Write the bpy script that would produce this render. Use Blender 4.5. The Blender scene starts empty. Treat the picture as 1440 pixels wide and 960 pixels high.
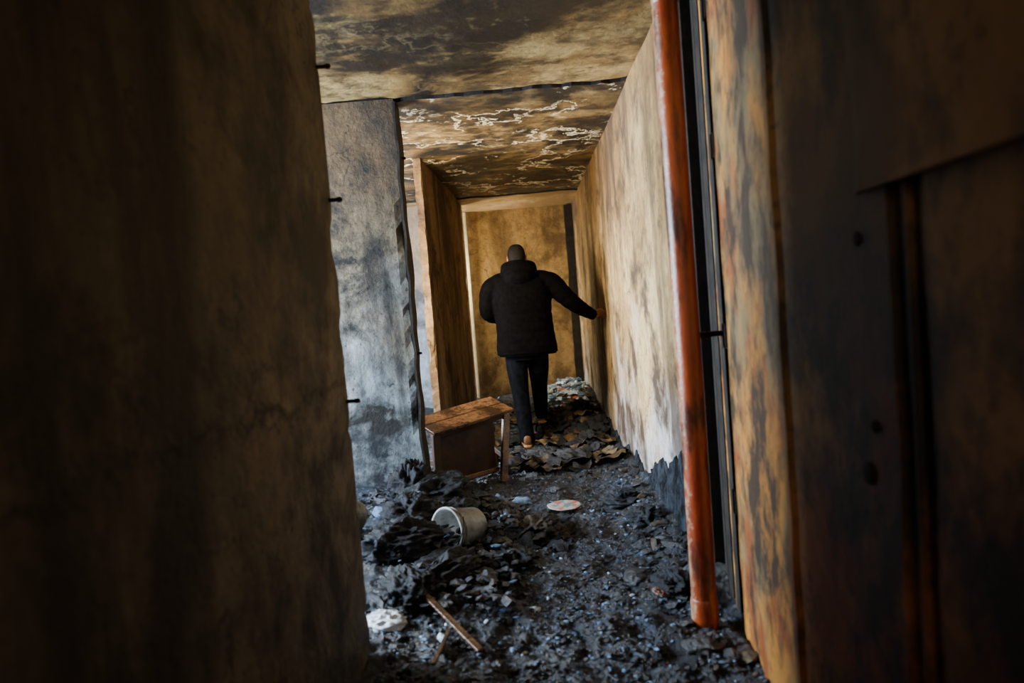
import bpy, bmesh, math, random
from mathutils import Vector, Matrix, noise
random.seed(7)
scene = bpy.context.scene
R = random.random
def U(a,b): return a+(b-a)*R()
def sm(a,b,x):
    t=max(0.0,min(1.0,(x-a)/(b-a))); return t*t*(3-2*t)
def fr(x,y,z=0.0,o=4): return noise.fractal(Vector((x,y,z)),1.0,2.0,o)

# ---------------- node helper ----------------
class NT:
    def __init__(s,name):
        s.m=bpy.data.materials.new(name); s.m.use_nodes=True
        s.t=s.m.node_tree; s.b=s.t.nodes['Principled BSDF']; s.pos=None
    def n(s,k,**kw):
        nd=s.t.nodes.new(k)
        for a,v in kw.items(): setattr(nd,a,v)
        return nd
    def put(s,sock,v):
        if isinstance(v,bpy.types.NodeSocket): s.t.links.new(v,sock)
        elif isinstance(v,(tuple,list)) and len(v)==3 and sock.type=='RGBA': sock.default_value=(*v,1)
        else: sock.default_value=v
    def P(s):
        if not s.pos: s.pos=s.n('ShaderNodeNewGeometry').outputs['Position']
        return s.pos
    def map(s,scale=(1,1,1),loc=(0,0,0),src=None):
        m=s.n('ShaderNodeMapping'); s.put(m.inputs['Vector'],src or s.P())
        m.inputs['Scale'].default_value=scale; m.inputs['Location'].default_value=loc
        return m.outputs[0]
    def noise(s,scale,detail=6,rough=.6,vec=None,dist=0):
        x=s.n('ShaderNodeTexNoise'); s.put(x.inputs['Vector'],vec or s.P())
        x.inputs['Scale'].default_value=scale; x.inputs['Detail'].default_value=detail
        x.inputs['Roughness'].default_value=rough; x.inputs['Distortion'].default_value=dist
        return x.outputs[0]
    def rng(s,v,a,b,c=0,d=1):
        x=s.n('ShaderNodeMapRange'); s.put(x.inputs[0],v)
        for i,q in enumerate((a,b,c,d)): x.inputs[1+i].default_value=q
        return x.outputs[0]
    def math(s,op,a,b=0.0):
        x=s.n('ShaderNodeMath',operation=op); s.put(x.inputs[0],a); s.put(x.inputs[1],b); return x.outputs[0]
    def mix(s,f,a,b,mode='MIX'):
        x=s.n('ShaderNodeMix',data_type='RGBA',blend_type=mode)
        s.put(x.inputs[0],f); s.put(x.inputs[6],a); s.put(x.inputs[7],b); return x.outputs[2]
    def sep(s):
        x=s.n('ShaderNodeSeparateXYZ'); s.put(x.inputs[0],s.P()); return x.outputs
    def bump(s,h,st=.5,d=.02,nrm=None):
        x=s.n('ShaderNodeBump'); s.put(x.inputs['Height'],h); x.inputs['Strength'].default_value=st
        x.inputs['Distance'].default_value=d
        if nrm: s.put(x.inputs['Normal'],nrm)
        return x.outputs[0]
    def out(s,col,rough=.8,nrm=None,spec=.5,metal=0):
        s.put(s.b.inputs['Base Color'],col); s.put(s.b.inputs['Roughness'],rough)
        s.b.inputs['Specular IOR Level'].default_value=spec; s.b.inputs['Metallic'].default_value=metal
        if nrm: s.put(s.b.inputs['Normal'],nrm)
        return s.m

def wall_mat(name,dark,mid,light,low,zl=(.2,1.3),lowamt=.9,soot=.5,rough=.8,seed=0,top=None,floor_soot=.5,sscale=1.0,fz=(.05,.35),seam=None):
    t=NT(name); v=t.map(loc=(seed*3.1,seed*1.7,seed))
    big=t.noise(1.3,8,.6,v,.4)
    streak=t.noise(1.7*sscale,6,.6,t.map((1.6,1.6,.35),(seed,seed*2,0)),.3)
    fs=t.noise(9,5,.6,t.map((1.6,1.6,.16),(seed,seed*2,3)))
    fine=t.noise(14,8,.7,v)
    c=t.mix(t.rng(big,.36,.62),mid,light)
    z=t.sep()[2]
    zn=t.math('ADD',z,t.rng(t.noise(1.6,6,.6,v),.3,.7,-.55,.55))
    c=t.mix(t.rng(zn,zl[0],zl[1],lowamt,0),c,low)
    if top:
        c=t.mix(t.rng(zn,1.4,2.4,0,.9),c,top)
    c=t.mix(t.rng(streak,.46,.64,0,soot),c,dark)
    c=t.mix(t.rng(fs,.52,.7,0,soot*.35),c,dark)
    c=t.mix(t.rng(t.noise(1.9,9,.68,t.map(loc=(9+seed,2,4)),.3),.5,.62,0,min(1,soot*1.15)),c,dark)
    c=t.mix(t.rng(t.noise(6,9,.7,t.map(loc=(2+seed,5,4))),.52,.66,0,soot*.6),c,dark)
    c=t.mix(t.rng(fine,.35,.7,.45,0),c,dark)
    sp=t.noise(38,3,.5,v); c=t.mix(t.rng(sp,.64,.70,0,.7),c,dark)
    vo=t.n('ShaderNodeTexVoronoi',feature='DISTANCE_TO_EDGE'); dn=t.n('ShaderNodeTexNoise'); t.put(dn.inputs['Vector'],v); dn.inputs['Scale'].default_value=3; dn.inputs['Detail'].default_value=6
    vm=t.n('ShaderNodeVectorMath',operation='MULTIPLY_ADD'); t.put(vm.inputs[0],dn.outputs['Color']); vm.inputs[1].default_value=(.8,.8,.8); t.put(vm.inputs[2],v)
    t.put(vo.inputs['Vector'],vm.outputs[0]); vo.inputs['Scale'].default_value=1.1
    ck=t.math('MULTIPLY',t.rng(vo.outputs[0],.003,.010,1,0),t.rng(t.noise(1.7,3,.5,t.map(loc=(seed,1,seed))),.48,.56,0,.7))
    c=t.mix(ck,c,dark)
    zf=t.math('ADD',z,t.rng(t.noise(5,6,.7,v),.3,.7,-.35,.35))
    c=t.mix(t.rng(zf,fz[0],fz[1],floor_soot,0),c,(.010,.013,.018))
    n1=t.bump(t.noise(45,8,.7,v),.4,.014); n2=t.bump(t.noise(5,8,.65,v),.6,.03,n1)
    if seam:
        zz=t.math('ABSOLUTE',t.math('SUBTRACT',t.math('ADD',z,t.rng(t.noise(4,7,.7,v),.3,.7,-.05,.05)),seam))
        sl=t.rng(zz,.004,.016,1,0); c=t.mix(t.math('MULTIPLY',sl,t.rng(t.noise(3,4,.6,v),.42,.55,.1,.8)),c,dark)
        n2=t.bump(t.rng(zz,.0,.03,1,0),.5,.012,n2)
    return t.out(c,rough,n2,.35)

M={}
M['wr']=wall_mat('sooty_plaster_right',(.045,.026,.012),(.42,.27,.10),(.66,.48,.23),(.54,.61,.70),(.0,.95),.9,.85,seed=1,top=(.25,.13,.035),fz=(-.15,.10))  # blue-white base: clean plaster with cool daylight put into the colour
M['wp']=wall_mat('sooty_plaster_partition',(.010,.010,.010),(.22,.165,.10),(.38,.31,.20),(.42,.53,.62),(.4,1.5),.9,1.0,seed=2,top=(.12,.068,.03),floor_soot=1.0,fz=(.15,.55))  # bluish base carries the cool window light as colour
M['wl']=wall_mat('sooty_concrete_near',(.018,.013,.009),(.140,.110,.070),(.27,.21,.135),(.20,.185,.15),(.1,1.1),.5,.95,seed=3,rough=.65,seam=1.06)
M['w3']=wall_mat('sooty_plaster_rear',(.035,.02,.01),(.27,.17,.08),(.38,.25,.13),(.32,.26,.17),(.1,.9),.7,.9,seed=4)
M['we']=wall_mat('sooty_plaster_end',(.08,.045,.017),(.42,.26,.09),(.55,.37,.15),(.42,.3,.15),(.1,.9),.6,.7,seed=5)
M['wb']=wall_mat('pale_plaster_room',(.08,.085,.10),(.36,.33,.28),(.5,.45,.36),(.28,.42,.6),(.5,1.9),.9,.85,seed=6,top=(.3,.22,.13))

def ceil_mat(name,dark,mid,light,crack,cr=1.0,seed=0,cm=(.44,.52),cw=.026,ds=(.45,.55)):
    t=NT(name); v=t.map(loc=(seed,seed*2,0))
    big=t.noise(1.15,7,.55,v,.6)
    c=t.mix(t.rng(big,.42,.56),dark,mid)
    c=t.mix(t.rng(t.noise(2.4,8,.6,t.map(loc=(5,seed,1))),.48,.60,0,.85),c,light)
    c=t.mix(t.rng(t.noise(1.5,9,.68,t.map((.6,1,1),(15,seed,7)),.3),ds[0],ds[1],0,.95),c,dark)
    c=t.mix(t.rng(t.noise(7,9,.7,t.map((.6,1,1),(1,seed,7))),.49,.60,0,.75),c,dark)
    c=t.mix(t.rng(t.noise(16,8,.7,v),.35,.7,.5,0),c,dark)
    dn=t.n('ShaderNodeTexNoise'); t.put(dn.inputs['Vector'],v); dn.inputs['Scale'].default_value=2.5; dn.inputs['Detail'].default_value=7
    dn.inputs['Roughness'].default_value=.68
    vm=t.n('ShaderNodeVectorMath',operation='MULTIPLY_ADD'); t.put(vm.inputs[0],dn.outputs['Color']); vm.inputs[1].default_value=(.9,.9,.9); t.put(vm.inputs[2],v)
    vo=t.n('ShaderNodeTexVoronoi',feature='DISTANCE_TO_EDGE'); t.put(vo.inputs['Vector'],vm.outputs[0]); vo.inputs['Scale'].default_value=1.5
    ln=t.rng(vo.outputs[0],.006,cw,1,0)
    msk=t.rng(t.noise(2.0,6,.6,t.map(loc=(seed,8,8))),cm[0],cm[1],0,cr)
    k=t.math('MULTIPLY',ln,msk)
    c=t.mix(k,c,crack)
    fk=t.math('MULTIPLY',t.rng(t.noise(5,9,.75,t.map(loc=(3,3,seed))),.60,.62),t.rng(t.noise(1.3,3,.5,t.map(loc=(seed,0,8))),.48,.55,0,.8*cr))
    c=t.mix(fk,c,crack)
    n1=t.bump(t.noise(9,9,.7,v),.6,.02); n2=t.bump(k,.4,.01,n1)
    return t.out(c,.5,n2,.5)
M['c1']=ceil_mat('sooty_ceiling',(.010,.006,.0035),(.34,.20,.065),(.60,.42,.17),(.5,.38,.18),.15,1)
M['c2']=ceil_mat('sooty_cracked_ceiling',(.008,.006,.0035),(.22,.135,.045),(.40,.27,.11),(.90,.80,.55),1,4,ds=(.44,.54))
M['c3']=ceil_mat('pale_ceiling',(.25,.16,.07),(.5,.36,.18),(.6,.45,.25),(.7,.6,.4),.3,6)

def simple(name,c1,c2,scale=8,rough=.7,spec=.5,metal=0,bs=.4,bd=.01,bscale=None,lo=.4,hi=.6):
    t=NT(name); c=t.mix(t.rng(t.noise(scale,7,.65),lo,hi),c1,c2)
    return t.out(c,rough,t.bump(t.noise(bscale or scale*3,7,.7),bs,bd),spec,metal)
M['black']=simple('charred_black',(.004,.004,.004),(.018,.013,.010),12,.7,.3)
M['skirt']=simple('exposed_burnt_render',(.002,.003,.004),(.030,.040,.055),9,.9,.15,bs=1,bd=.03,bscale=22)
M['char']=simple('charcoal',(.002,.003,.006),(.009,.017,.034),20,.30,.8,bs=.9,bd=.012)  # charcoal black with the window light's blue mixed into the colour
M['ash']=simple('blue_tinted_ash',(.05,.10,.18),(.16,.28,.46),20,.8)  # ash coloured blue to carry highlights of the cool light
M['ochre']=simple('scorched_ochre',(.014,.011,.007),(.13,.085,.032),10,.65,lo=.42,hi=.66)
M['white']=simple('pale_debris',(.25,.38,.52),(.62,.72,.85),15,.7)
M['red']=simple('red_debris',(.4,.06,.03),(.5,.14,.05),9,.7)
M['cloth']=simple('burnt_cloth',(.0015,.0025,.0045),(.008,.014,.026),7,.6,.4,bs=1,bd=.02,bscale=30)
M['och2']=simple('singed_cloth',(.004,.004,.004),(.075,.052,.024),5,.7,.4,bs=1,bd=.02,bscale=30,lo=.48,hi=.66)
t=NT('worn_wood'); v=t.map((1,1,1)); g=t.noise(7,8,.6,t.map((4,4,22)),1.0)
c=t.mix(t.rng(g,.35,.65),(.07,.032,.015),(.20,.105,.05)); c=t.mix(t.rng(t.noise(6,8,.7),.45,.58,0,.88),c,(.018,.010,.006))
M['wood']=t.out(c,.26,t.bump(g,.4,.005),.6)
t=NT('dark_wood'); g=t.noise(6,8,.6); c=t.mix(t.rng(g,.35,.65),(.012,.006,.004),(.055,.024,.011)); M['dwood']=t.out(c,.6,t.bump(g,.4,.005),.3)  # on bench legs and board this dark tone puts shade into the colour
t=NT('rusty_pipe_paint')
s=t.noise(5,8,.65,t.map((3,3,.5))); c=t.mix(t.rng(s,.35,.65),(.17,.018,.006),(.34,.070,.014))
x=t.sep()[0]; xn=t.math('ADD',x,t.rng(t.noise(26,9,.85),.25,.75,-.035,.035))
c=t.mix(t.rng(xn,.538,.547,.75,0),c,(.40,.28,.17))
c=t.mix(t.rng(t.noise(9,8,.7,t.map((1,1,.25),(3,3,3))),.49,.60,0,.92),c,(.03,.008,.004))
M['pipe']=t.out(c,.3,t.bump(t.noise(50,8,.7),.5,.004),.5)
t=NT('rusted_door_metal')
s=t.noise(2.2,8,.65,t.map((1.3,1.3,.9),(2,0,0)),.5); c=t.mix(t.rng(s,.42,.58),(.44,.19,.03),(.17,.13,.06))
c=t.mix(t.rng(t.noise(3,8,.7,t.map((1,1,.8),(7,1,2))),.50,.60,0,.9),c,(.22,.052,.008))
c=t.mix(t.rng(t.noise(4,9,.72,t.map((1.2,1.2,.8),(1,9,2))),.45,.56,0,.95),c,(.020,.013,.008))
c=t.mix(t.rng(t.noise(20,9,.75),.55,.63,0,.65),c,(.03,.015,.008))
M['rust']=t.out(c,.5,t.bump(t.noise(18,9,.75),.8,.01),.4)
t=NT('dark_door_metal')
s=t.noise(2.0,8,.6,t.map((1,1,.8),(2,4,0)),.5); c=t.mix(t.rng(s,.4,.62),(.026,.018,.012),(.16,.072,.022))
c=t.mix(t.rng(t.noise(2.6,7,.65,t.map((1,1,.7),(7,7,2))),.5,.62,0,.85),c,(.32,.17,.05))
z=t.sep()[2]; c=t.mix(t.rng(t.math('ADD',z,t.rng(t.noise(3,6,.6),.3,.7,-.4,.4)),.5,1.1,.6,0),c,(.2,.035,.008))
c=t.mix(t.rng(t.noise(3.5,8,.7,t.map((1,1,.6),(1,3,9))),.46,.57,0,.92),c,(.010,.008,.006))
c=t.mix(t.rng(t.noise(14,9,.75),.55,.65,0,.6),c,(.02,.012,.008))
M['ddoor']=t.out(c,.55,t.bump(t.noise(18,8,.7),.7,.008),.4)
M['brightfr']=simple('pale_trim',(.60,.55,.40),(.8,.75,.6),6,.6)
M['bucket']=simple('sooty_white_plastic',(.06,.06,.055),(.36,.38,.38),7,.4,lo=.40,hi=.62)
M['bag']=simple('white_plastic_bag',(.5,.58,.68),(.75,.82,.9),12,.35)
M['jacket']=simple('black_matte_nylon',(.0008,.0008,.0012),(.002,.0019,.0022),30,.9,.04,bs=.3,bd=.004,bscale=60)
M['jeans']=simple('dark_denim',(.0015,.002,.0045),(.004,.006,.010),25,.9,.06,bs=.3,bd=.003)
M['skin']=simple('skin',(.16,.066,.032),(.22,.095,.046),30,.5,.4,bs=.15,bd=.002)
M['hair']=simple('short_black_hair',(.003,.0025,.0025),(.007,.005,.004),200,.7,.15,bs=.8,bd=.003)
M['eye']=simple('eye_white',(.5,.48,.45),(.55,.5,.48),20,.3)
M['shoe']=simple('brown_leather',(.06,.028,.012),(.12,.055,.022),20,.5)
M['sole']=simple('tan_rubber',(.22,.12,.05),(.32,.18,.08),20,.6)
t=NT('charcoal_floor'); v=t.P()
c=t.mix(t.rng(t.noise(6,9,.7),.4,.6),(.002,.003,.006),(.010,.020,.040))
c=t.mix(t.rng(t.noise(60,8,.75),.52,.63,0,.9),c,(.10,.20,.38))  # blue flecks: glints of cool light put into the floor colour
c=t.mix(t.rng(t.noise(2.4,7,.6,t.map(loc=(3,3,3))),.55,.66,0,.3),c,(.05,.03,.014))
c=t.mix(t.rng(t.noise(3.2,8,.65,t.map(loc=(1,7,3))),.48,.57,0,.9),c,(.002,.003,.005))
M['floor']=t.out(c,.34,t.bump(t.noise(70,8,.8),1.0,.018,t.bump(t.noise(22,8,.7),.9,.03)),.7)
t=NT('scorched_plate_print'); c=t.mix(t.rng(t.noise(16,4,.5),.5,.6),(.30,.30,.28),(.32,.09,.06)); c=t.mix(t.rng(t.noise(20,4,.5,t.map(loc=(4,4,4))),.50,.56),c,(.09,.15,.15)); M['lid']=t.out(c,.6)

# ---------------- mesh helpers ----------------
def obj(name,verts,faces,mats,mi=None,smooth=False,parent=None):
    me=bpy.data.meshes.new(name); me.from_pydata([tuple(v) for v in verts],[],faces); 
    for m in mats: me.materials.append(M[m])
    if mi: me.polygons.foreach_set('material_index',mi)
    me.polygons.foreach_set('use_smooth',[smooth]*len(me.polygons)); me.update()
    bm=bmesh.new(); bm.from_mesh(me); bmesh.ops.recalc_face_normals(bm,faces=bm.faces); bm.to_mesh(me); bm.free()
    o=bpy.data.objects.new(name,me); scene.collection.objects.link(o)
    if parent: o.parent=parent
    return o
def empty(name):
    o=bpy.data.objects.new(name,None); o.empty_display_size=.1; scene.collection.objects.link(o); return o

def wall_box(name,b,mat,res=.05,amp=.003,chip=.025,smooth=False,skew=0):
    x0,x1,y0,y1,z0,z1=b
    lo=(x0,y0,z0); hi=(x1,y1,z1)
    nn=[max(1,min(90,int((hi[i]-lo[i])/res))) for i in range(3)]
    verts={};V=[];F=[]
    def vid(i,j,k):
        key=(i,j,k)
        if key in verts: return verts[key]
        p=Vector([lo[a]+(hi[a]-lo[a])*q/nn[a] for a,q in enumerate(key)])
        bd=[a for a in range(3) if key[a] in (0,nn[a])]
        q=p*2; d=Vector((noise.noise(q),noise.noise(q+Vector((7,3,1))),0))*amp
        xy=[a for a in bd if a<2]
        if len(xy)==2:
            cv=max(0,fr(p.x*6,p.y*6,p.z*7,4))*chip
            for a in xy: d[a]+= cv if key[a]==0 else -cv
        d.x+=skew*(p.y-y0)/(y1-y0)
        V.append(p+d); verts[key]=len(V)-1; return verts[key]
    for a in range(3):
        b1,b2=[i for i in range(3) if i!=a]
        for side in (0,nn[a]):
            for i in range(nn[b1]):
                for j in range(nn[b2]):
                    q=[]
                    for di,dj in ((0,0),(1,0),(1,1),(0,1)):
                        k=[0,0,0]; k[a]=side;k[b1]=i+di;k[b2]=j+dj; q.append(vid(*k))
                    F.append(q)
    return obj(name,V,F,[mat],smooth=smooth)
def box_geo(V,F,c,ax,ay,az,hx,hy,hz,bev=0):
    o=len(V)
    for sx,sy,sz in ((-1,-1,-1),(1,-1,-1),(1,1,-1),(-1,1,-1),(-1,-1,1),(1,-1,1),(1,1,1),(-1,1,1)):
        V.append(c+ax*hx*sx+ay*hy*sy+az*hz*sz)
    F+= [[o+i for i in f] for f in ((0,3,2,1),(4,5,6,7),(0,1,5,4),(1,2,6,5),(2,3,7,6),(3,0,4,7))]
X,Y,Z=Vector((1,0,0)),Vector((0,1,0)),Vector((0,0,1))
def beam(name,p,q,w,h,mat,parent=None,side=None,bev=.004):
    p=Vector(p);q=Vector(q);a=(q-p).normalized(); s=Vector(side) if side else (Z.cross(a) if abs(a.z)<.9 else X)
    s=(s-a*s.dot(a)).normalized(); u=a.cross(s)
    V=[];F=[]; box_geo(V,F,(p+q)/2,a,s,u,(q-p).length/2,w/2,h/2)
    o=obj(name,V,F,[mat],parent=parent)
    m=o.modifiers.new('b','BEVEL'); m.width=bev; m.segments=2
    return o
def abox(name,b,mat,parent=None,bev=.004):
    V=[];F=[]; box_geo(V,F,Vector(((b[0]+b[1])/2,(b[2]+b[3])/2,(b[4]+b[5])/2)),X,Y,Z,(b[1]-b[0])/2,(b[3]-b[2])/2,(b[5]-b[4])/2)
    o=obj(name,V,F,[mat],parent=parent)
    if bev: m=o.modifiers.new('b','BEVEL'); m.width=bev; m.segments=2
    return o

def tube_geo(V,F,pts,rad,side=None,n=16,sub=5,ridge=0,rp=.06,flat=1.0):
    P=[Vector(p) for p in pts]; Rr=list(rad)
    def cr(a,b,c,d,t): return .5*((2*b)+(c-a)*t+(2*a-5*b+4*c-d)*t*t+(3*b-a-3*c+d)*t**3)
    path=[];rr=[]
    E=[P[0]*2-P[1]]+P+[P[-1]*2-P[-2]]; Q=[Rr[0]]+Rr+[Rr[-1]]
    for i in range(1,len(E)-2):
        for k in range(sub):
            t=k/sub; path.append(cr(E[i-1],E[i],E[i+1],E[i+2],t)); rr.append(cr(Q[i-1],Q[i],Q[i+1],Q[i+2],t))
    path.append(P[-1]); rr.append(Rr[-1])
    d0=(path[0]-path[1]).normalized(); d1=(path[-1]-path[-2]).normalized()
    pre=[(path[0]+d0*rr[0]*math.sin(a),rr[0]*math.cos(a)) for a in (1.45,1.1,.7,.35)]
    post=[(path[-1]+d1*rr[-1]*math.sin(a),rr[-1]*math.cos(a)) for a in (.35,.7,1.1,1.45)]
    seq=pre+list(zip(path,rr))+post
    s=Vector(side) if side else None; o=len(V); L=0
    for i,(p,r) in enumerate(seq):
        a=(seq[min(i+1,len(seq)-1)][0]-seq[max(i-1,0)][0]).normalized()
        if i: L+=(p-seq[i-1][0]).length
        if s is None: s=a.orthogonal()
        s=(s-a*s.dot(a)).normalized(); u=a.cross(s)
        rz=r+(ridge*(abs(math.sin(math.pi*L/rp))**.6-.6) if ridge else 0)
        for k in range(n):
            th=2*math.pi*k/n; V.append(p+s*rz*math.cos(th)+u*rz*flat*math.sin(th))
    m=len(seq)
    for i in range(m-1):
        for k in range(n): F.append([o+i*n+k,o+i*n+(k+1)%n,o+(i+1)*n+(k+1)%n,o+(i+1)*n+k])
    F.append([o+k for k in range(n)][::-1]); F.append([o+(m-1)*n+k for k in range(n)])
def loft_geo(V,F,rings,n=40,pw=2.3,ridge=0,rp=.065,sub=6):
    def cr(a,b,c,d,t): return .5*((2*b)+(c-a)*t+(2*a-5*b+4*c-d)*t*t+(3*b-a-3*c+d)*t**3)
    E=[rings[0]]+list(rings)+[rings[-1]]; S=[]
    for i in range(1,len(E)-2):
        for k in range(sub):
            S.append([cr(E[i-1][q],E[i][q],E[i+1][q],E[i+2][q],k/sub) for q in range(5)])
    S.append(list(rings[-1])); o=len(V)
    for z,cx,cy,rx,ry in S:
        w=ridge*(abs(math.sin(math.pi*z/rp))**.6-.6) if ridge else 0
        for k in range(n):
            th=2*math.pi*k/n; c,s=math.cos(th),math.sin(th)
            f=(abs(c)**pw+abs(s)**pw)**(-1/pw)
            V.append(Vector((cx+(rx+w)*c*f,cy+(ry+w)*s*f,z)))
    m=len(S)
    for i in range(m-1):
        for k in range(n): F.append([o+i*n+k,o+i*n+(k+1)%n,o+(i+1)*n+(k+1)%n,o+(i+1)*n+k])
    F.append([o+k for k in range(n)][::-1]); F.append([o+(m-1)*n+k for k in range(n)])
def ell_geo(V,F,c,r,rot=None,nu=20,nv=14,fn=None):
    o=len(V); c=Vector(c)
    for j in range(nv+1):
        ph=math.pi*(j/nv)*.998+.003
        for i in range(nu):
            th=2*math.pi*i/nu; p=Vector((math.sin(ph)*math.cos(th),math.sin(ph)*math.sin(th),math.cos(ph)))
            if fn: p=fn(p)
            p=Vector((p.x*r[0],p.y*r[1],p.z*r[2]))
            if rot: p=rot@p
            V.append(c+p)
    for j in range(nv):
        for i in range(nu): F.append([o+j*nu+i,o+(j+1)*nu+i,o+(j+1)*nu+(i+1)%nu,o+j*nu+(i+1)%nu])
    F.append([o+i for i in range(nu)]); F.append([o+nv*nu+i for i in range(nu)][::-1])
def fuse(o,vox,it=2,fac=.5):
    m=o.modifiers.new('remesh','REMESH'); m.mode='VOXEL'; m.voxel_size=vox; m.use_smooth_shade=True
    s=o.modifiers.new('smooth','SMOOTH'); s.iterations=it; s.factor=fac

# ---------------- room shell ----------------
H=2.6
wall_box('wall_left',(-.74,-.62,-.2,2.32,0,H),'wl',.04,.003,.02)
wall_box('wall_partition',(-3.2,-.70,4.27,4.42,0,H),'wp',.05,.004,.03)
wall_box('wall_left_rear',(-.84,-.775,5.86,8.40,0,H),'w3',.04,.004,.03,skew=.115)
wall_box('wall_room_rear',(-3.2,-.80,8.30,8.42,0,H),'wb',.08,.004,.02)
wall_box('wall_end',(-3.2,.95,9.10,9.25,0,H),'we',.06,.004,.02)
wall_box('wall_right',(.742,.90,2.97,9.12,0,H),'wr',.07,.002,.012)
xo=-3.3
side=empty('wall_outer')
for nm,b in {'sill':(xo,xo+.12,-.2,9.2,0,.8),'head':(xo,xo+.12,-.2,9.2,2.3,H),
  'pier_1':(xo,xo+.12,-.2,2.3,.8,2.3),'pier_2':(xo,xo+.12,3.9,5.0,.8,2.3),'pier_3':(xo,xo+.12,6.7,8.45,.8,2.3)}.items():
    abox(nm,b,'wb',side,0)
for i,(a,b_) in enumerate(((2.3,3.9),(5.0,6.7),(8.45,9.1))):
    w=empty('window_%d'%(i+1))
    for nm,bb in {'jamb_a':(xo+.03,xo+.09,a,a+.05,.8,2.3),'jamb_b':(xo+.03,xo+.09,b_-.05,b_,.8,2.3),'mullion':(xo+.04,xo+.08,(a+b_)/2-.02,(a+b_)/2+.02,.8,2.3),'rail':(xo+.03,xo+.09,a,b_,.8,.86)}.items():
        abox(nm,bb,'dwood',w)
def ceiling():
    V=[];F=[];mi=[]
    def slab(x0,x1,y0,y1,z,m,res=.06):
        nx=int((x1-x0)/res);ny=int((y1-y0)/res);o=len(V)
        for lev in (0,1):
            for j in range(ny+1):
                for i in range(nx+1):
                    x=x0+(x1-x0)*i/nx;y=y0+(y1-y0)*j/ny
                    zz=z+.012*fr(x*1.5,y*1.5,3) if lev==0 else z+.2
                    if lev==0:
                        e=0
                        if j in(0,ny): e=.035*fr(x*8,y*3,1,5)
                        y+=e
                    V.append((x,y,zz))
        W=nx+1;N=W*(ny+1)
        for j in range(ny):
            for i in range(nx):
                q=[o+j*W+i,o+j*W+i+1,o+(j+1)*W+i+1,o+(j+1)*W+i]; F.append(q[::-1]);F.append([a+N for a in q]); mi.extend((m,m))
        for i in range(nx):
            for j in (0,ny):
                a=o+j*W+i; F.append([a,a+1,a+1+N,a+N]); mi.append(3)
        for j in range(ny):
            for i in (0,nx):
                a=o+j*W+i; F.append([a,a+W,a+W+N,a+N]); mi.append(3)
    slab(-3.3,.95,-.6,4.25,H,0); slab(-3.3,.95,4.29,8.02,H-.012,1); slab(-3.3,.95,8.04,9.3,H-.03,2)
    slab(-3.3,.95,4.15,4.42,H+.05,3)
    return obj('ceiling',V,F,['c1','c2','c3','black'],mi,smooth=False)
ceiling()
# ---------------- floor ----------------
def hgt(x,y):
    h=.03+.04*fr(x*3,y*3)+.028*fr(x*11,y*11,5)
    h+=.15*sm(-.30,-.70,x)*sm(2.6,3.3,y)*(1-sm(4.4,5.0,y))
    h+=.06*sm(.42,.72,x)*sm(2.6,3.0,y)*(1-sm(5,6,y))
    h+=.10*sm(6.05,6.5,y)*(1-.4*sm(8,9,y))
    h+=.12*sm(.1,.5,x)*sm(6.9,7.8,y)
    h+=.06*math.exp(-((x+.12)**2/.02+(y-3.55)**2/.03))
    h+=.06*sm(-.1,-.5,x)*(1-sm(2.7,3.3,y))*sm(1.5,2.3,y)
    return max(h,0.0)
def floor():
    xs=[];x=-3.3
    while x<.96: xs.append(x); x+= .10 if x<-1.0 else .013
    ys=[];y=-.6
    while y<9.3: ys.append(y); y+= .08 if y<2.0 else (.013 if y<5.5 else .024)
    V=[(a,b,hgt(a,b)+(.012*noise.noise(Vector((a*45,b*45,0))) if b>2 and a>-1 else 0)) for b in ys for a in xs]; W=len(xs)
    F=[[j*W+i,j*W+i+1,(j+1)*W+i+1,(j+1)*W+i] for j in range(len(ys)-1) for i in range(W-1)]
    return obj('floor',V,F,['floor'],smooth=True)
floor()

ico=bmesh.new(); bmesh.ops.create_icosphere(ico,subdivisions=1,radius=1)
IV=[v.co.copy() for v in ico.verts]; ico.verts.ensure_lookup_table(); IF=[[v.index for v in f.verts] for f in ico.faces]; ico.free()
V=[];F=[];mi=[]
def chunk(x,y,s,m,zoff=0):
    if x>.66: s=min(s,.02); x=min(x,.70)
    o=len(V); rot=Matrix.Rotation(U(0,6.28),3,'Z')@Matrix.Rotation(U(-.5,.5),3,'X')
    sc=Vector((U(.6,1.6),U(.5,1.3),U(.25,.7)))*s
    c=Vector((x,y,hgt(x,y)+sc.z*.35+zoff))
    for p in IV:
        q=p*U(.6,1.3); V.append(c+rot@Vector((q.x*sc.x,q.y*sc.y,q.z*sc.z)))
    for f in IF: F.append([o+i for i in f]); mi.append(m)
def pickm(y,x):
    r=R()
    if y>7.0 and x>.05: return 3 if r<.5 else (1 if r<.8 else (4 if r<.84 else 0))
    if 5.2<y<7.2: return 0 if r<.6 else (2 if r<.90 else 1)
    return 0 if r<.88 else (1 if r<.975 else (2 if r<.994 else 3))
for i in range(21000):
    y=2.0+7.0*R()**1.6; x=U(-.68,.68)
    if y<2.4 and x<-.57: continue
    chunk(x,y,U(.003,.009)*(1+.5*R()),pickm(y,x))
for i in range(420):
    y=2.1+6.9*R()**1.3; x=U(-.66,.66)
    if abs(x-.2)<.28 and y<4.4 and R()<.85: continue
    if abs(x)<.14 and 5.7<y<6.7: continue
    if y<2.4 and x<-.54: continue
    chunk(x,y,U(.014,.03),pickm(y,x))
for i in range(380):
    x=U(.10,.68);y=U(7.0,9.0); chunk(x,y,U(.02,.05),pickm(8,.5),U(0,.06))
for i in range(110):
    y=U(2.1,4.6); x=U(.50,.68); chunk(x,y,U(.012,.04),0 if R()<.85 else 2)
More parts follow.
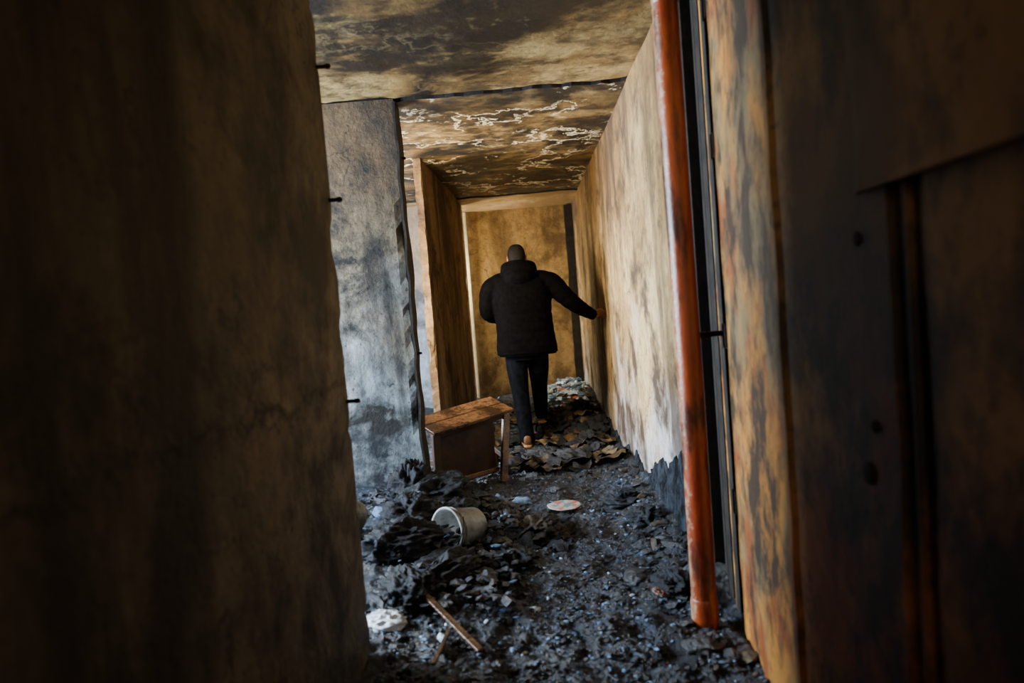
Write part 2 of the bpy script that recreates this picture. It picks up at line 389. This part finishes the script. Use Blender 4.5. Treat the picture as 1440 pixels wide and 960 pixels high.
for i in range(700):
    x=U(-.72,-.12);y=U(2.6,4.2); chunk(x,y,U(.008,.035),0 if R()<.94 else 1,U(0,.07))
for i in range(500):
    x=U(-1.7,-.76); y=U(2.6,4.15) if R()<.6 else U(4.6,5.7); chunk(x,y,U(.01,.04),0 if R()<.85 else 1)
obj('rubble_pile',V,F,['char','ash','ochre','white','red'],mi)

V=[];F=[];mi=[]
def sheet(x,y,L,Wd,m,lift=.02,curl=.35):
    o=len(V); a=U(0,6.28); k=9;l=7; sd=U(0,90)
    ca,sa=math.cos(a),math.sin(a)
    for j in range(l):
        for i in range(k):
            s=(i/(k-1)-.5)*L; t_=(j/(l-1)-.5)*Wd
            s*=1+.25*noise.noise(Vector((sd,j*.7,0))); t_*=1+.3*noise.noise(Vector((sd,5,i*.6)))
            px=x+ca*s-sa*t_; py=y+sa*s+ca*t_
            px=max(-.69,min(.72,px)) if x>-.72 else px
            z=hgt(px,py)+lift+curl*L*(.5*noise.noise(Vector((s*7/L*.6+sd,t_*7/L*.6,sd)))+.25*(abs(2*t_/Wd)**2)*.6)
            V.append((px,py,max(z,hgt(px,py)+.003)))
    for j in range(l-1):
        for i in range(k-1): F.append([o+j*k+i,o+j*k+i+1,o+(j+1)*k+i+1,o+(j+1)*k+i]); mi.append(m)
for i in range(200):
    x=U(-.05,.66) if R()<.75 else U(-.6,.6); y=U(5.0,7.6)
    if -.18<x<.10 and 5.7<y<6.1: continue
    sheet(x,y,U(.12,.30),U(.07,.15),1 if R()<.45 else 0,U(.0,.05),.3)
for i in range(40):
    x=U(-.66,-.12); y=U(2.6,4.4); sheet(x,y,U(.07,.18),U(.05,.11),0 if R()<.85 else 3,U(.0,.03),.25)
for i in range(14):
    sheet(U(.35,.62),U(2.2,4.8),U(.08,.16),U(.05,.10),0 if R()<.9 else 3,.005,.2)
for i in range(8):
    sheet(U(-.12,.14),U(3.35,3.85),U(.10,.18),U(.06,.11),0 if R()<.6 else 3,.01,.3)
for i in range(16): sheet(U(.1,.62),U(7.2,8.9),U(.1,.2),U(.06,.12),2,.05,.5)
def crumple(x,y,rx,ry,rz,m=0,dz=.3):
    o=len(F); sd=Vector((U(0,50),U(0,50),U(0,50)))
    def fn(p):
        q=Vector((p.x*1.0,p.y*2.2,p.z*1.6))+sd
        rid=1-2*abs(noise.noise(q*.9)); rid2=1-2*abs(noise.noise(q*2.4))
        return p*(.62+.32*rid+.16*rid2+.09*noise.noise(q*6)+.04*noise.noise(q*13))
    ell_geo(V,F,(x,y,hgt(x,y)+rz*dz),(rx,ry,rz),Matrix.Rotation(U(0,3),3,'Z'),80,56,fn); mi.extend([m]*(len(F)-o))
for a in ((-.60,3.98,.24,.17,.14),(-.46,3.82,.18,.14,.08),(-.64,3.12,.20,.14,.11),(-.43,2.96,.22,.14,.10),(-.56,2.76,.15,.12,.08),
          (-.15,3.28,.15,.11,.05),(.50,4.05,.13,.12,.07),(.57,3.65,.09,.12,.05),(-.20,3.98,.12,.10,.05,3),(.0,3.60,.18,.12,.06,3),(-.68,3.6,.16,.16,.10),(.53,2.78,.10,.09,.05),
          (.30,5.2,.2,.14,.08),(.05,5.35,.16,.12,.07),(.5,5.9,.16,.14,.1,3),(.25,6.5,.2,.16,.12,3),(.5,6.9,.18,.16,.12),(-.45,5.6,.2,.16,.12),(-.74,4.0,.14,.14,.16)):
    crumple(*a)
o=obj('burnt_cloth_pile',V,F,['cloth','ochre','white','och2'],mi,smooth=True)

# ---------------- fallen plaster skirt on right wall ----------------
V=[];F=[]; n=380
for i in range(n+1):
    y=3.0+4.2*i/n
    top=.09+.22*math.exp(-((y-3.3)/.55)**2)+.15*sm(4.6,3.9,y)+.16*fr(y*2.6,1,2,7)
    top=max(top,.04)
    for k,(dx,f_) in enumerate(((0,1),(-.010,.98),(-.016,.8),(-.022,.6),(-.028,.4),(-.032,.2),(-.04,-.1))):
        w_=.020*noise.noise(Vector((y*14,k*1.1,1)))+.01*noise.noise(Vector((y*40,k*3.1,1))) if k else 0
        V.append((.742+dx+w_,y,top*f_))
for i in range(n):
    for k in range(6): a=i*7+k; F.append([a,a+1,a+8,a+7])
obj('baseboard_right',V,F,['skirt'])

# ---------------- right side frame, door ----------------
fr_=empty('door_frame')
abox('recess',(.80,.92,2.45,2.96,0,H),'black',fr_,0)
for i,(a,b_,c_) in enumerate(((2.88,2.95,.735),(2.78,2.81,.76),(2.66,2.72,.745),(2.53,2.57,.73))):
    abox('stile_%d'%i,(c_,.81,a,b_,0,H),'black',fr_)
abox('rust_strip',(.742,.76,2.60,2.63,0,H),'rust',fr_)
def prism(name,poly,z0,z1,mat,parent=None,nz=60,wob=.004):
    V=[];F=[];n=len(poly)
    for k in range(nz+1):
        z=z0+(z1-z0)*k/nz
        for (a,b) in poly: V.append((a+wob*noise.noise(Vector((a*3,b*3,z*5))),b+wob*noise.noise(Vector((b*3,z*6,a))),z))
    for k in range(nz):
        for i in range(n): F.append([k*n+i,k*n+(i+1)%n,(k+1)*n+(i+1)%n,(k+1)*n+i])
    F.append(list(range(n))[::-1]);F.append([nz*n+i for i in range(n)])
    o=obj(name,V,F,[mat],parent=parent); return o
d1=empty('door_1')
HD=H-.03
prism('leaf_edge',[(.725,2.44),(.71,2.42),(.632,1.70),(.626,1.665),(.66,1.64),(.76,2.44)],0,HD,'rust',d1)
prism('leaf',[(.628,1.66),(.640,1.20),(.655,1.19),(.655,1.10),(.640,1.09),(.655,-.2),(.80,-.2),(.80,1.9),(.66,1.66)],0,HD,'ddoor',d1)
prism('edge_bead',[(.618,1.69),(.614,1.655),(.63,1.645),(.638,1.69)],0,HD,'ddoor',d1,60,.006)
V=[];F=[]; tube_geo(V,F,[(.648,1.145,0.02),(.650,1.145,1.3),(.648,1.145,2.5)],[.010]*3); obj('bolt_rod',V,F,['ddoor'],smooth=True,parent=d1)
for i,(y,z,r) in enumerate(((1.30,1.33,.014),(1.27,.98,.012),(1.30,.885,.022))):
    V=[];F=[]; ell_geo(V,F,(.636,y,z),(.007,r,r)); obj('hole_disc_%d'%i,V,F,['black'],smooth=True,parent=d1)  # flat dark discs standing for holes in the door
for i,z in enumerate((.45,1.05,1.72,2.2)):
    abox('hinge_%d'%i,(.705,.725,2.42,2.46,z,z+.09),'black',d1)
mb=empty('meter_box')
prism('case',[(.618,1.27),(.612,1.24),(.612,.55),(.632,.55),(.632,1.27)],1.41,2.1,'ddoor',mb,24,.014)

# pipe
V=[];F=[]; tube_geo(V,F,[(.585,2.48,.03),(.587,2.48,.9),(.583,2.48,1.8),(.585,2.48,2.56)],[.046]*4,n=28)
pp=empty('rusty_pipe'); obj('barrel',V,F,['pipe'],smooth=True,parent=pp)
for i,z in enumerate((.06,2.3)):
    V=[];F=[]; tube_geo(V,F,[(.585,2.48,z),(.585,2.48,z+.06)],[.050]*2,n=28); obj('collar_%d'%i,V,F,['pipe'],smooth=True,parent=pp)
beam('bracket',(.60,2.50,1.1),(.73,2.56,1.1),.02,.02,'black',pp)
V=[];F=[]; tube_geo(V,F,[(.735,2.99,0),(.73,2.99,.9),(.737,2.99,1.8),(.735,2.99,2.58)],[.01]*4); obj('burnt_cable',V,F,['black'],smooth=True)

def bolt(p,d):
    e=empty('wall_bolt'); p=Vector(p);d=Vector(d)
    V=[];F=[]; tube_geo(V,F,[p-d*.02,p+d*.5,p+d],[.007,.007,.007],n=10); obj('shank',V,F,['black'],smooth=True,parent=e)
    V=[];F=[]; tube_geo(V,F,[p+d*.9,p+d*1.05],[.009,.009],n=6); obj('head',V,F,['black'],parent=e)
for z in (2.10,1.66,.98): bolt((-.63,2.30,z),(.045,.0,0))
for z in (2.25,1.02): bolt((-.71,4.33,z),(.04,0,-.005))
prism('charred_post',[(.635,9.00),(.735,9.00),(.735,9.09),(.635,9.09)],0,H-.05,'black',None,60,.012)
tr=empty('trim_1')
abox('jamb',(-.72,-.655,8.42,8.5,0,H-.04),'brightfr',tr); abox('stop',(-.69,-.655,9.03,9.09,0,H-.04),'brightfr',tr)
prism('partition_end_cover',[(-.705,4.262),(-.69,4.262),(-.69,4.425),(-.705,4.425)],0,H-.02,'black',None,90,.016)  # thin black cover over the partition's end face

# ---------------- bench ----------------
bn=empty('wooden_bench')
FL=Vector((-.655,4.52,.44)); L=Vector((.53,.45,.06)); Ld=L.normalized(); W0=Vector((-.22,.26,.10)); Wd=(W0-Ld*W0.dot(Ld)).normalized(); N=Ld.cross(Wd)
LL=.70
for i,(a,b_) in enumerate(((0,.135),(.145,.28))):
    V=[];F=[]; box_geo(V,F,FL+Ld*LL/2+Wd*(a+b_)/2+N*.012,Ld,Wd,N,LL/2,(b_-a)/2,.012)
    o=obj('seat_plank_%d'%i,V,F,['wood'],parent=bn); m=o.modifiers.new('b','BEVEL');m.width=.004;m.segments=2
beam('apron_front',FL+Wd*.03+Ld*.02-N*.022,FL+Wd*.03+Ld*(LL-.02)-N*.022,.02,.04,'dwood',bn,side=Wd)
beam('apron_back',FL+Wd*.26+Ld*.02-N*.022,FL+Wd*.26+Ld*(LL-.02)-N*.022,.02,.04,'dwood',bn,side=Wd)
def leg(nm,s,w,splay,mt='dwood'):
    p=FL+Ld*s+Wd*w; q=p+splay; q.z=max(hgt(q.x,q.y)-.01,0)
    beam(nm,p-N*.005,q,.055,.03,mt,bn,side=Ld); return p,q
a1=leg('leg_1',.03,.03,Vector((.0,-.04,0)),'dwood'); a2=leg('leg_2',LL-.05,.03,Vector((-.05,-.10,0)),'wood')
a3=leg('leg_3',.03,.26,Vector((.0,.04,0))); a4=leg('leg_4',LL-.05,.26,Vector((.02,.05,0)))
Lf=Vector((Ld.x,Ld.y,0)).normalized(); Wf=Vector((-Lf.y,Lf.x,0))
cb=(a1[0]+a2[0])/2+Wf*.05
V=[];F=[]; box_geo(V,F,Vector((cb.x,cb.y,.255))-Lf*.045,Lf,Wf,Z,.255,.009,.185); obj('modesty_board',V,F,['dwood'],parent=bn)
beam('stretcher_1',a1[0].lerp(a1[1],.65),a3[0].lerp(a3[1],.65),.02,.04,'dwood',bn)
beam('stretcher_2',a2[0].lerp(a2[1],.65),a4[0].lerp(a4[1],.65),.02,.04,'dwood',bn)
beam('bottom_rail',Vector((cb.x,cb.y,.09))-Lf*.32-Wf*.02,Vector((cb.x,cb.y,.10))+Lf*.22-Wf*.02,.03,.03,'wood',bn)

# ---------------- buckets ----------------
def bucket(c,axis,r0,r1,h):
    e=empty('plastic_bucket'); c=Vector(c);a=Vector(axis).normalized(); s=a.orthogonal().normalized(); u=a.cross(s)
    V=[];F=[];n=40
    prof=[(0,0),(r0*.6,0),(r0,0),(r0*1.01,.01),(r0+(r1-r0)*.8,h*.8),(r0+(r1-r0)*.8+.006,h*.8),(r0+(r1-r0)*.83+.006,h*.83),(r0+(r1-r0)*.83,h*.83),(r1,h-.012),(r1+.007,h-.012),(r1+.007,h),(r1-.004,h),(r0-.004,.006),(.001,.006)]
    for (r,z) in prof:
        for k in range(n):
            th=2*math.pi*k/n; rr=r*(1+.02*math.sin(3*th+z*9)); V.append(c+a*z+s*rr*math.cos(th)+u*rr*math.sin(th))
    for i in range(len(prof)-1):
        for k in range(n): F.append([i*n+k,i*n+(k+1)%n,(i+1)*n+(k+1)%n,(i+1)*n+k])
    obj('shell',V,F,['bucket'],smooth=True,parent=e)
    V=[];F=[]; pts=[c+a*(h-.03)+s*(r1+.01)*math.cos(t_)+u*math.sin(t_)*(r1+.02)*.9+a*.06*math.sin(t_) for t_ in [math.pi*q/12 for q in range(13)]]
    tube_geo(V,F,pts,[.003]*13,n=8,sub=2); obj('handle',V,F,['black'],smooth=True,parent=e)
    return e
bucket((-.335,3.52,hgt(-.4,3.5)+.10),(-.62,-.76,.12),.085,.108,.21)
bucket((-.93,3.42,hgt(-.9,3.42)+.09),(-.5,-.8,.25),.08,.105,.2)

def bagf(p):
    q=p*2.2; return p*(.8+.35*(1-2*abs(noise.noise(q+Vector((3,1,0)))))+.15*noise.noise(q*3))
V=[];F=[]
ell_geo(V,F,(-.615,2.56,hgt(-.6,2.56)+.015),(.085,.06,.035),Matrix.Rotation(-.5,3,'Z'),48,32,bagf); obj('plastic_bag',V,F,['bag'],smooth=True)
def stick(a,b,w,h):
    a=Vector(a);b=Vector(b); a.z+=hgt(a.x,a.y);b.z+=hgt(b.x,b.y); return beam('wooden_stick',a,b,w,h,'wood')
stick((-.475,2.66,.05),(-.237,2.33,.02),.026,.014)
stick((-.354,2.5,.02),(-.385,2.2,.02),.016,.012)
stick((-.19,3.35,.02),(-.08,3.18,.02),.012,.008)
V=[];F=[]
def platef(p): return Vector((p.x*(1+.12*noise.noise(p*3)),p.y*(1+.1*noise.noise(p*2)),p.z+.6*(p.x**2+p.y**2)))
ell_geo(V,F,(.155,3.96,hgt(.14,3.98)+.035),(.10,.075,.006),Matrix.Rotation(.12,3,'X'),32,12,platef); obj('scorched_plate',V,F,['lid'],smooth=True)
V=[];F=[]; ell_geo(V,F,(.47,2.72,hgt(.47,2.72)+.03),(.035,.03,.014),Matrix.Rotation(.4,3,'Y'),24,16,bagf); obj('crumpled_wrapper',V,F,['lid'])
for p,s in (((.40,2.95),.05),((.12,4.35),.045),((-.10,4.25),.05),((.52,2.30),.05),((.5,3.3),.04)):
    V=[];F=[]
    sd=Vector((U(0,9),U(0,9),0))
    ell_geo(V,F,(p[0],p[1],hgt(*p)+s*.3),(s*1.3,s,s*.55),Matrix.Rotation(U(0,3),3,'Z'),18,12,lambda q: q*(1+.4*noise.noise(q*1.6+sd)))
    obj('plaster_lump',V,F,['ash' if -.0>p[0] else 'char'])

# ---------------- walking man ----------------
man=empty('walking_man')
V=[];F=[]
RG=.005
loft_geo(V,F,[(.855,.015,5.95,.262,.165),(.90,.012,5.95,.264,.172),(1.05,.008,5.95,.250,.168),(1.20,.0,5.95,.250,.172),(1.35,-.005,5.955,.262,.175),(1.46,-.005,5.97,.255,.158),(1.53,-.01,5.985,.205,.13),(1.575,-.015,6.0,.125,.105),(1.62,-.018,6.02,.09,.095)],ridge=RG,rp=.08,pw=2.35,sub=10)
tube_geo(V,F,[(.17,5.96,1.475),(.27,5.95,1.44),(.345,5.94,1.355),(.43,5.955,1.270),(.515,6.01,1.205),(.605,6.075,1.150)],[.095,.092,.082,.072,.062,.050],n=24,sub=12,ridge=RG,rp=.075)
tube_geo(V,F,[(-.17,5.96,1.475),(-.26,5.96,1.43),(-.295,5.96,1.33),(-.300,6.0,1.235),(-.24,6.12,1.19),(-.17,6.23,1.20)],[.095,.09,.080,.074,.062,.048],n=24,sub=12,ridge=RG,rp=.075)
ell_geo(V,F,(-.010,5.90,1.575),(.160,.105,.080),Matrix.Rotation(-.3,3,'X'))
ell_geo(V,F,(-.010,5.86,1.52),(.13,.09,.08))
tube_geo(V,F,[(-.13,5.97,1.58),(-.12,5.90,1.615),(-.018,5.865,1.630),(.095,5.90,1.615),(.105,5.97,1.58),(.06,6.08,1.55),(-.018,6.12,1.53),(-.09,6.08,1.55),(-.13,5.97,1.58)],[.036]*9,n=12)
o=obj('jacket',V,F,['jacket'],smooth=True,parent=man); fuse(o,.0075,2,.4)
V=[];F=[]; loft_geo(V,F,[(.842,.015,5.95,.248,.156),(.855,.015,5.95,.253,.160),(.875,.015,5.95,.253,.16)],pw=2.35); obj('hem',V,F,['jacket'],smooth=True,parent=man)
V=[];F=[]
loft_geo(V,F,[(.80,.01,5.96,.165,.12),(.88,.01,5.96,.185,.13),(1.0,.01,5.96,.175,.12)],pw=2.2)
tube_geo(V,F,[(-.085,5.965,.90),(-.088,5.975,.72),(-.075,5.99,.50),(-.062,5.955,.30),(-.045,5.93,.12)],[.100,.094,.076,.070,.064],n=20)
tube_geo(V,F,[(.095,5.965,.90),(.100,6.06,.73),(.098,6.20,.56),(.098,6.23,.40),(.10,6.32,.26)],[.100,.094,.077,.068,.060],n=20)
o=obj('trousers',V,F,['jeans'],smooth=True,parent=man); fuse(o,.009,3,.5)
def shoe(nm,heel,yaw,pitch):
    rot=Matrix.Rotation(yaw,3,'Z')@Matrix.Rotation(pitch,3,'X'); hv=Vector(heel)
    def ring(y,w,h,z0,V,n=20):
        for k in range(n):
            th=2*math.pi*k/n; c,s=math.cos(th),math.sin(th); f=(abs(c)**2.6+abs(s)**2.6)**(-1/2.6)
            V.append(hv+rot@Vector((w*c*f,y,z0+h*(.5+.5*s*f))))
    def build(nm2,prof,mat):
        V=[];F=[];n=20
        for q in prof: ring(*q,V)
        for i in range(len(prof)-1):
            for k in range(n): F.append([i*n+k,i*n+(k+1)%n,(i+1)*n+(k+1)%n,(i+1)*n+k])
        F.append(list(range(n))[::-1]);F.append([(len(prof)-1)*n+k for k in range(n)])
        o=obj(nm2,V,F,[mat],smooth=True,parent=man); m=o.modifiers.new('s','SUBSURF');m.levels=1;m.render_levels=1
    build(nm+'_upper',[(-.032,.012,.05,.03),(-.028,.03,.085,.02),(0,.038,.105,.018),(.05,.04,.11,.018),(.10,.042,.08,.018),(.16,.048,.062,.015),(.21,.045,.05,.015),(.24,.03,.035,.015),(.252,.012,.02,.017)],'shoe')
    build(nm+'_sole',[(-.036,.02,.026,0),(-.03,.036,.028,0),(.03,.042,.028,0),(.09,.038,.026,0),(.16,.052,.024,0),(.22,.049,.024,.002),(.252,.03,.022,.006),(.262,.012,.016,.01)],'sole')
shoe('left_shoe',(-.045,5.89,hgt(-.045,5.93)+.008),.05,.0)
shoe('right_shoe',(.10,6.31,hgt(.10,6.5)+.035),-.08,-.12)
V=[];F=[]
hr=Matrix.Rotation(-.30,3,'X'); hc=Vector((-.02,6.02,1.690))
def hd(p):
    f=(abs(p.x)**2.5+abs(p.y)**2.5+abs(p.z)**2.5)**(-1/2.5)
    q=p*f
    if p.z<0: q.x*=1-.28*(-p.z)**1.3; 
    if p.y>0 and p.z<0: q.y*=1-.05*(-p.z)
    if p.y<0 and p.z<-.2: q.y*=1-.35*(-p.z-.2)
    return q
def HP(x,y,z): return hc+hr@Vector((x,y,z))
ell_geo(V,F,hc,(.075,.094,.113),hr,32,24,hd)
tube_geo(V,F,[(-.018,5.98,1.52),HP(0,-.02,-.06)],[.062,.056],n=20)
tube_geo(V,F,[HP(0,.092,.012),HP(0,.104,-.018),HP(0,.112,-.03)],[.009,.012,.013],n=12)
for s in (-1,1):
    ell_geo(V,F,HP(.079*s,-.005,-.005),(.010,.018,.031),hr,14,10)
    ell_geo(V,F,HP(.03*s,.088,.022),(.02,.008,.006),hr,12,8)
    ell_geo(V,F,HP(.011*s,.108,-.034),(.008,.008,.006),hr,10,8)
ell_geo(V,F,HP(0,.092,-.056),(.024,.010,.006),hr,14,8); ell_geo(V,F,HP(0,.090,-.066),(.021,.010,.006),hr,14,8)
ell_geo(V,F,HP(0,.078,-.098),(.024,.018,.016),hr,14,8)
o=obj('head',V,F,['skin'],smooth=True,parent=man); fuse(o,.0035,2,.5)
for i,s in enumerate((-1,1)):
    V=[];F=[]; ell_geo(V,F,HP(.030*s,.085,.004),(.013,.010,.008),hr,14,10); obj('eye_%d'%i,V,F,['eye'],smooth=True,parent=man)
V=[];F=[]
def hairf(p):
    q=hd(p); 
    if p.z<-.62: q=q*.9
    if p.y>.45 and p.z<.42: q=q*.9
    return q*(1+.012*noise.noise(p*30))
ell_geo(V,F,hc+hr@Vector((0,-.002,.002)),(.079,.098,.117),hr,64,48,hairf); obj('hair',V,F,['hair'],smooth=True,parent=man)
def hand(nm,wrist,fwd,palm_n,thumb_side,curl=(.25,.35,.3),k=1.0):
    w=Vector(wrist); f=Vector(fwd).normalized(); pn=Vector(palm_n); pn=(pn-f*pn.dot(f)).normalized(); ts=Vector(thumb_side); ts=(ts-f*ts.dot(f)-pn*ts.dot(pn)).normalized()
    V=[];F=[]
    tube_geo(V,F,[w-f*.05,w,w+f*.02],[.027,.025,.027],n=14)
    R3=Matrix((ts,f,pn)).transposed()
    ell_geo(V,F,w+f*.05,(.040*k,.052*k,.0155*k),R3,20,14)
    ell_geo(V,F,w+f*.035+ts*.024+pn*.006,(.017,.028,.014),R3,14,10)
    for (off,ln,r,dc) in ((.029,.074,.0088,0),(.0098,.082,.0092,.05),(-.0098,.077,.0088,.1),(-.029,.060,.0078,.2)):
        base=w+f*(.082-abs(off-.005)*.25)+ts*off; p=base-f*.03; pts=[p,base]; d=f.copy(); d=(d+ts*off*4.5).normalized(); ang=0
        for seg,cl in zip((.42,.32,.26),curl):
            ang+=cl+dc*.5; dd=(d*math.cos(ang)+pn*math.sin(ang)); pts.append(pts[-1]+dd*ln*seg)
        tube_geo(V,F,pts,[r,r*1.05,r,r*.92,r*.8],n=12,sub=4)
    b=w+f*.025+ts*.028+pn*.005
    tube_geo(V,F,[b-f*.012-ts*.012,b+f*.012+ts*.012,b+f*.036+ts*.024+pn*.008,b+f*.056+ts*.026+pn*.016],[.013,.0125,.0105,.0085],n=12,sub=4)
    o=obj(nm,V,F,['skin'],smooth=True,parent=man); fuse(o,.0028,2,.45)
hand('right_hand',(.612,6.083,1.145),(.80,.52,.06),(.5,-.6,-.5),(-.1,-.3,.9),(.35,.35,.3),.95)
hand('left_hand',(-.165,6.24,1.20),(.65,.72,.1),(.3,-.3,-.8),(-.3,.3,.8),(.35,.5,.4),.95)

# ---------------- lights ----------------
def area(name,loc,rot,sx,sy,p,col):
    l=bpy.data.lights.new(name,'AREA'); l.shape='RECTANGLE'; l.size=sx;l.size_y=sy;l.energy=p;l.color=col
    o=bpy.data.objects.new(name,l); o.location=loc;o.rotation_euler=rot; scene.collection.objects.link(o); return o
rx=(0,-math.pi/2,0)
area('daylight_window_1',(xo-.05,3.1,1.55),rx,1.5,1.6,680,(.76,.88,1))
area('daylight_window_2',(xo-.05,5.85,1.55),rx,1.5,1.7,600,(.92,.95,1))
area('daylight_window_3',(xo-.05,8.78,1.55),rx,1.5,.62,230,(1,.92,.76))
def aim(o,tgt): o.rotation_euler=(Vector(tgt)-o.location).to_track_quat('-Z','Y').to_euler()
o=area('side_room_fill',(-1.02,4.70,1.75),(0,0,0),.3,.5,105,(1,.80,.52)); aim(o,(.35,8.6,1.5))  # unseen area light added to brighten the far corridor walls and ceiling
o=area('rear_room_fill',(-1.05,8.86,1.7),(0,0,0),.2,.5,34,(1,.82,.5)); aim(o,(.74,7.6,1.5))  # second unseen light, added to lift the right wall towards the end
o=area('warm_fill_behind',(.1,-1.6,1.9),(0,0,0),1.2,1.0,16,(1,.72,.45)); aim(o,(0,3,1.2))  # unseen warm fill added behind the camera for the near walls
w=bpy.data.worlds.new('world'); w.use_nodes=True; w.node_tree.nodes['Background'].inputs[0].default_value=(.75,.6,.45,1); w.node_tree.nodes['Background'].inputs[1].default_value=.03
scene.world=w

# ---------------- camera ----------------
f=960.0; r=math.radians(4.4)
fc=Vector((15,47,-f)).normalized(); uc=Vector((-math.sin(r),math.cos(r),0)); uc=(uc-fc*uc.dot(fc)).normalized(); rc=fc.cross(uc)
A=Matrix((rc,fc,uc)).transposed()
Wm=A.transposed()
cam=bpy.data.cameras.new('camera'); cam.lens=24; cam.sensor_width=36; cam.clip_start=.02
cam.dof.use_dof=True; cam.dof.focus_distance=4.6; cam.dof.aperture_fstop=1.8
co=bpy.data.objects.new('camera',cam); co.matrix_world=Matrix.Translation((0,0,1.25))@Wm.to_4x4(); scene.collection.objects.link(co)
scene.camera=co
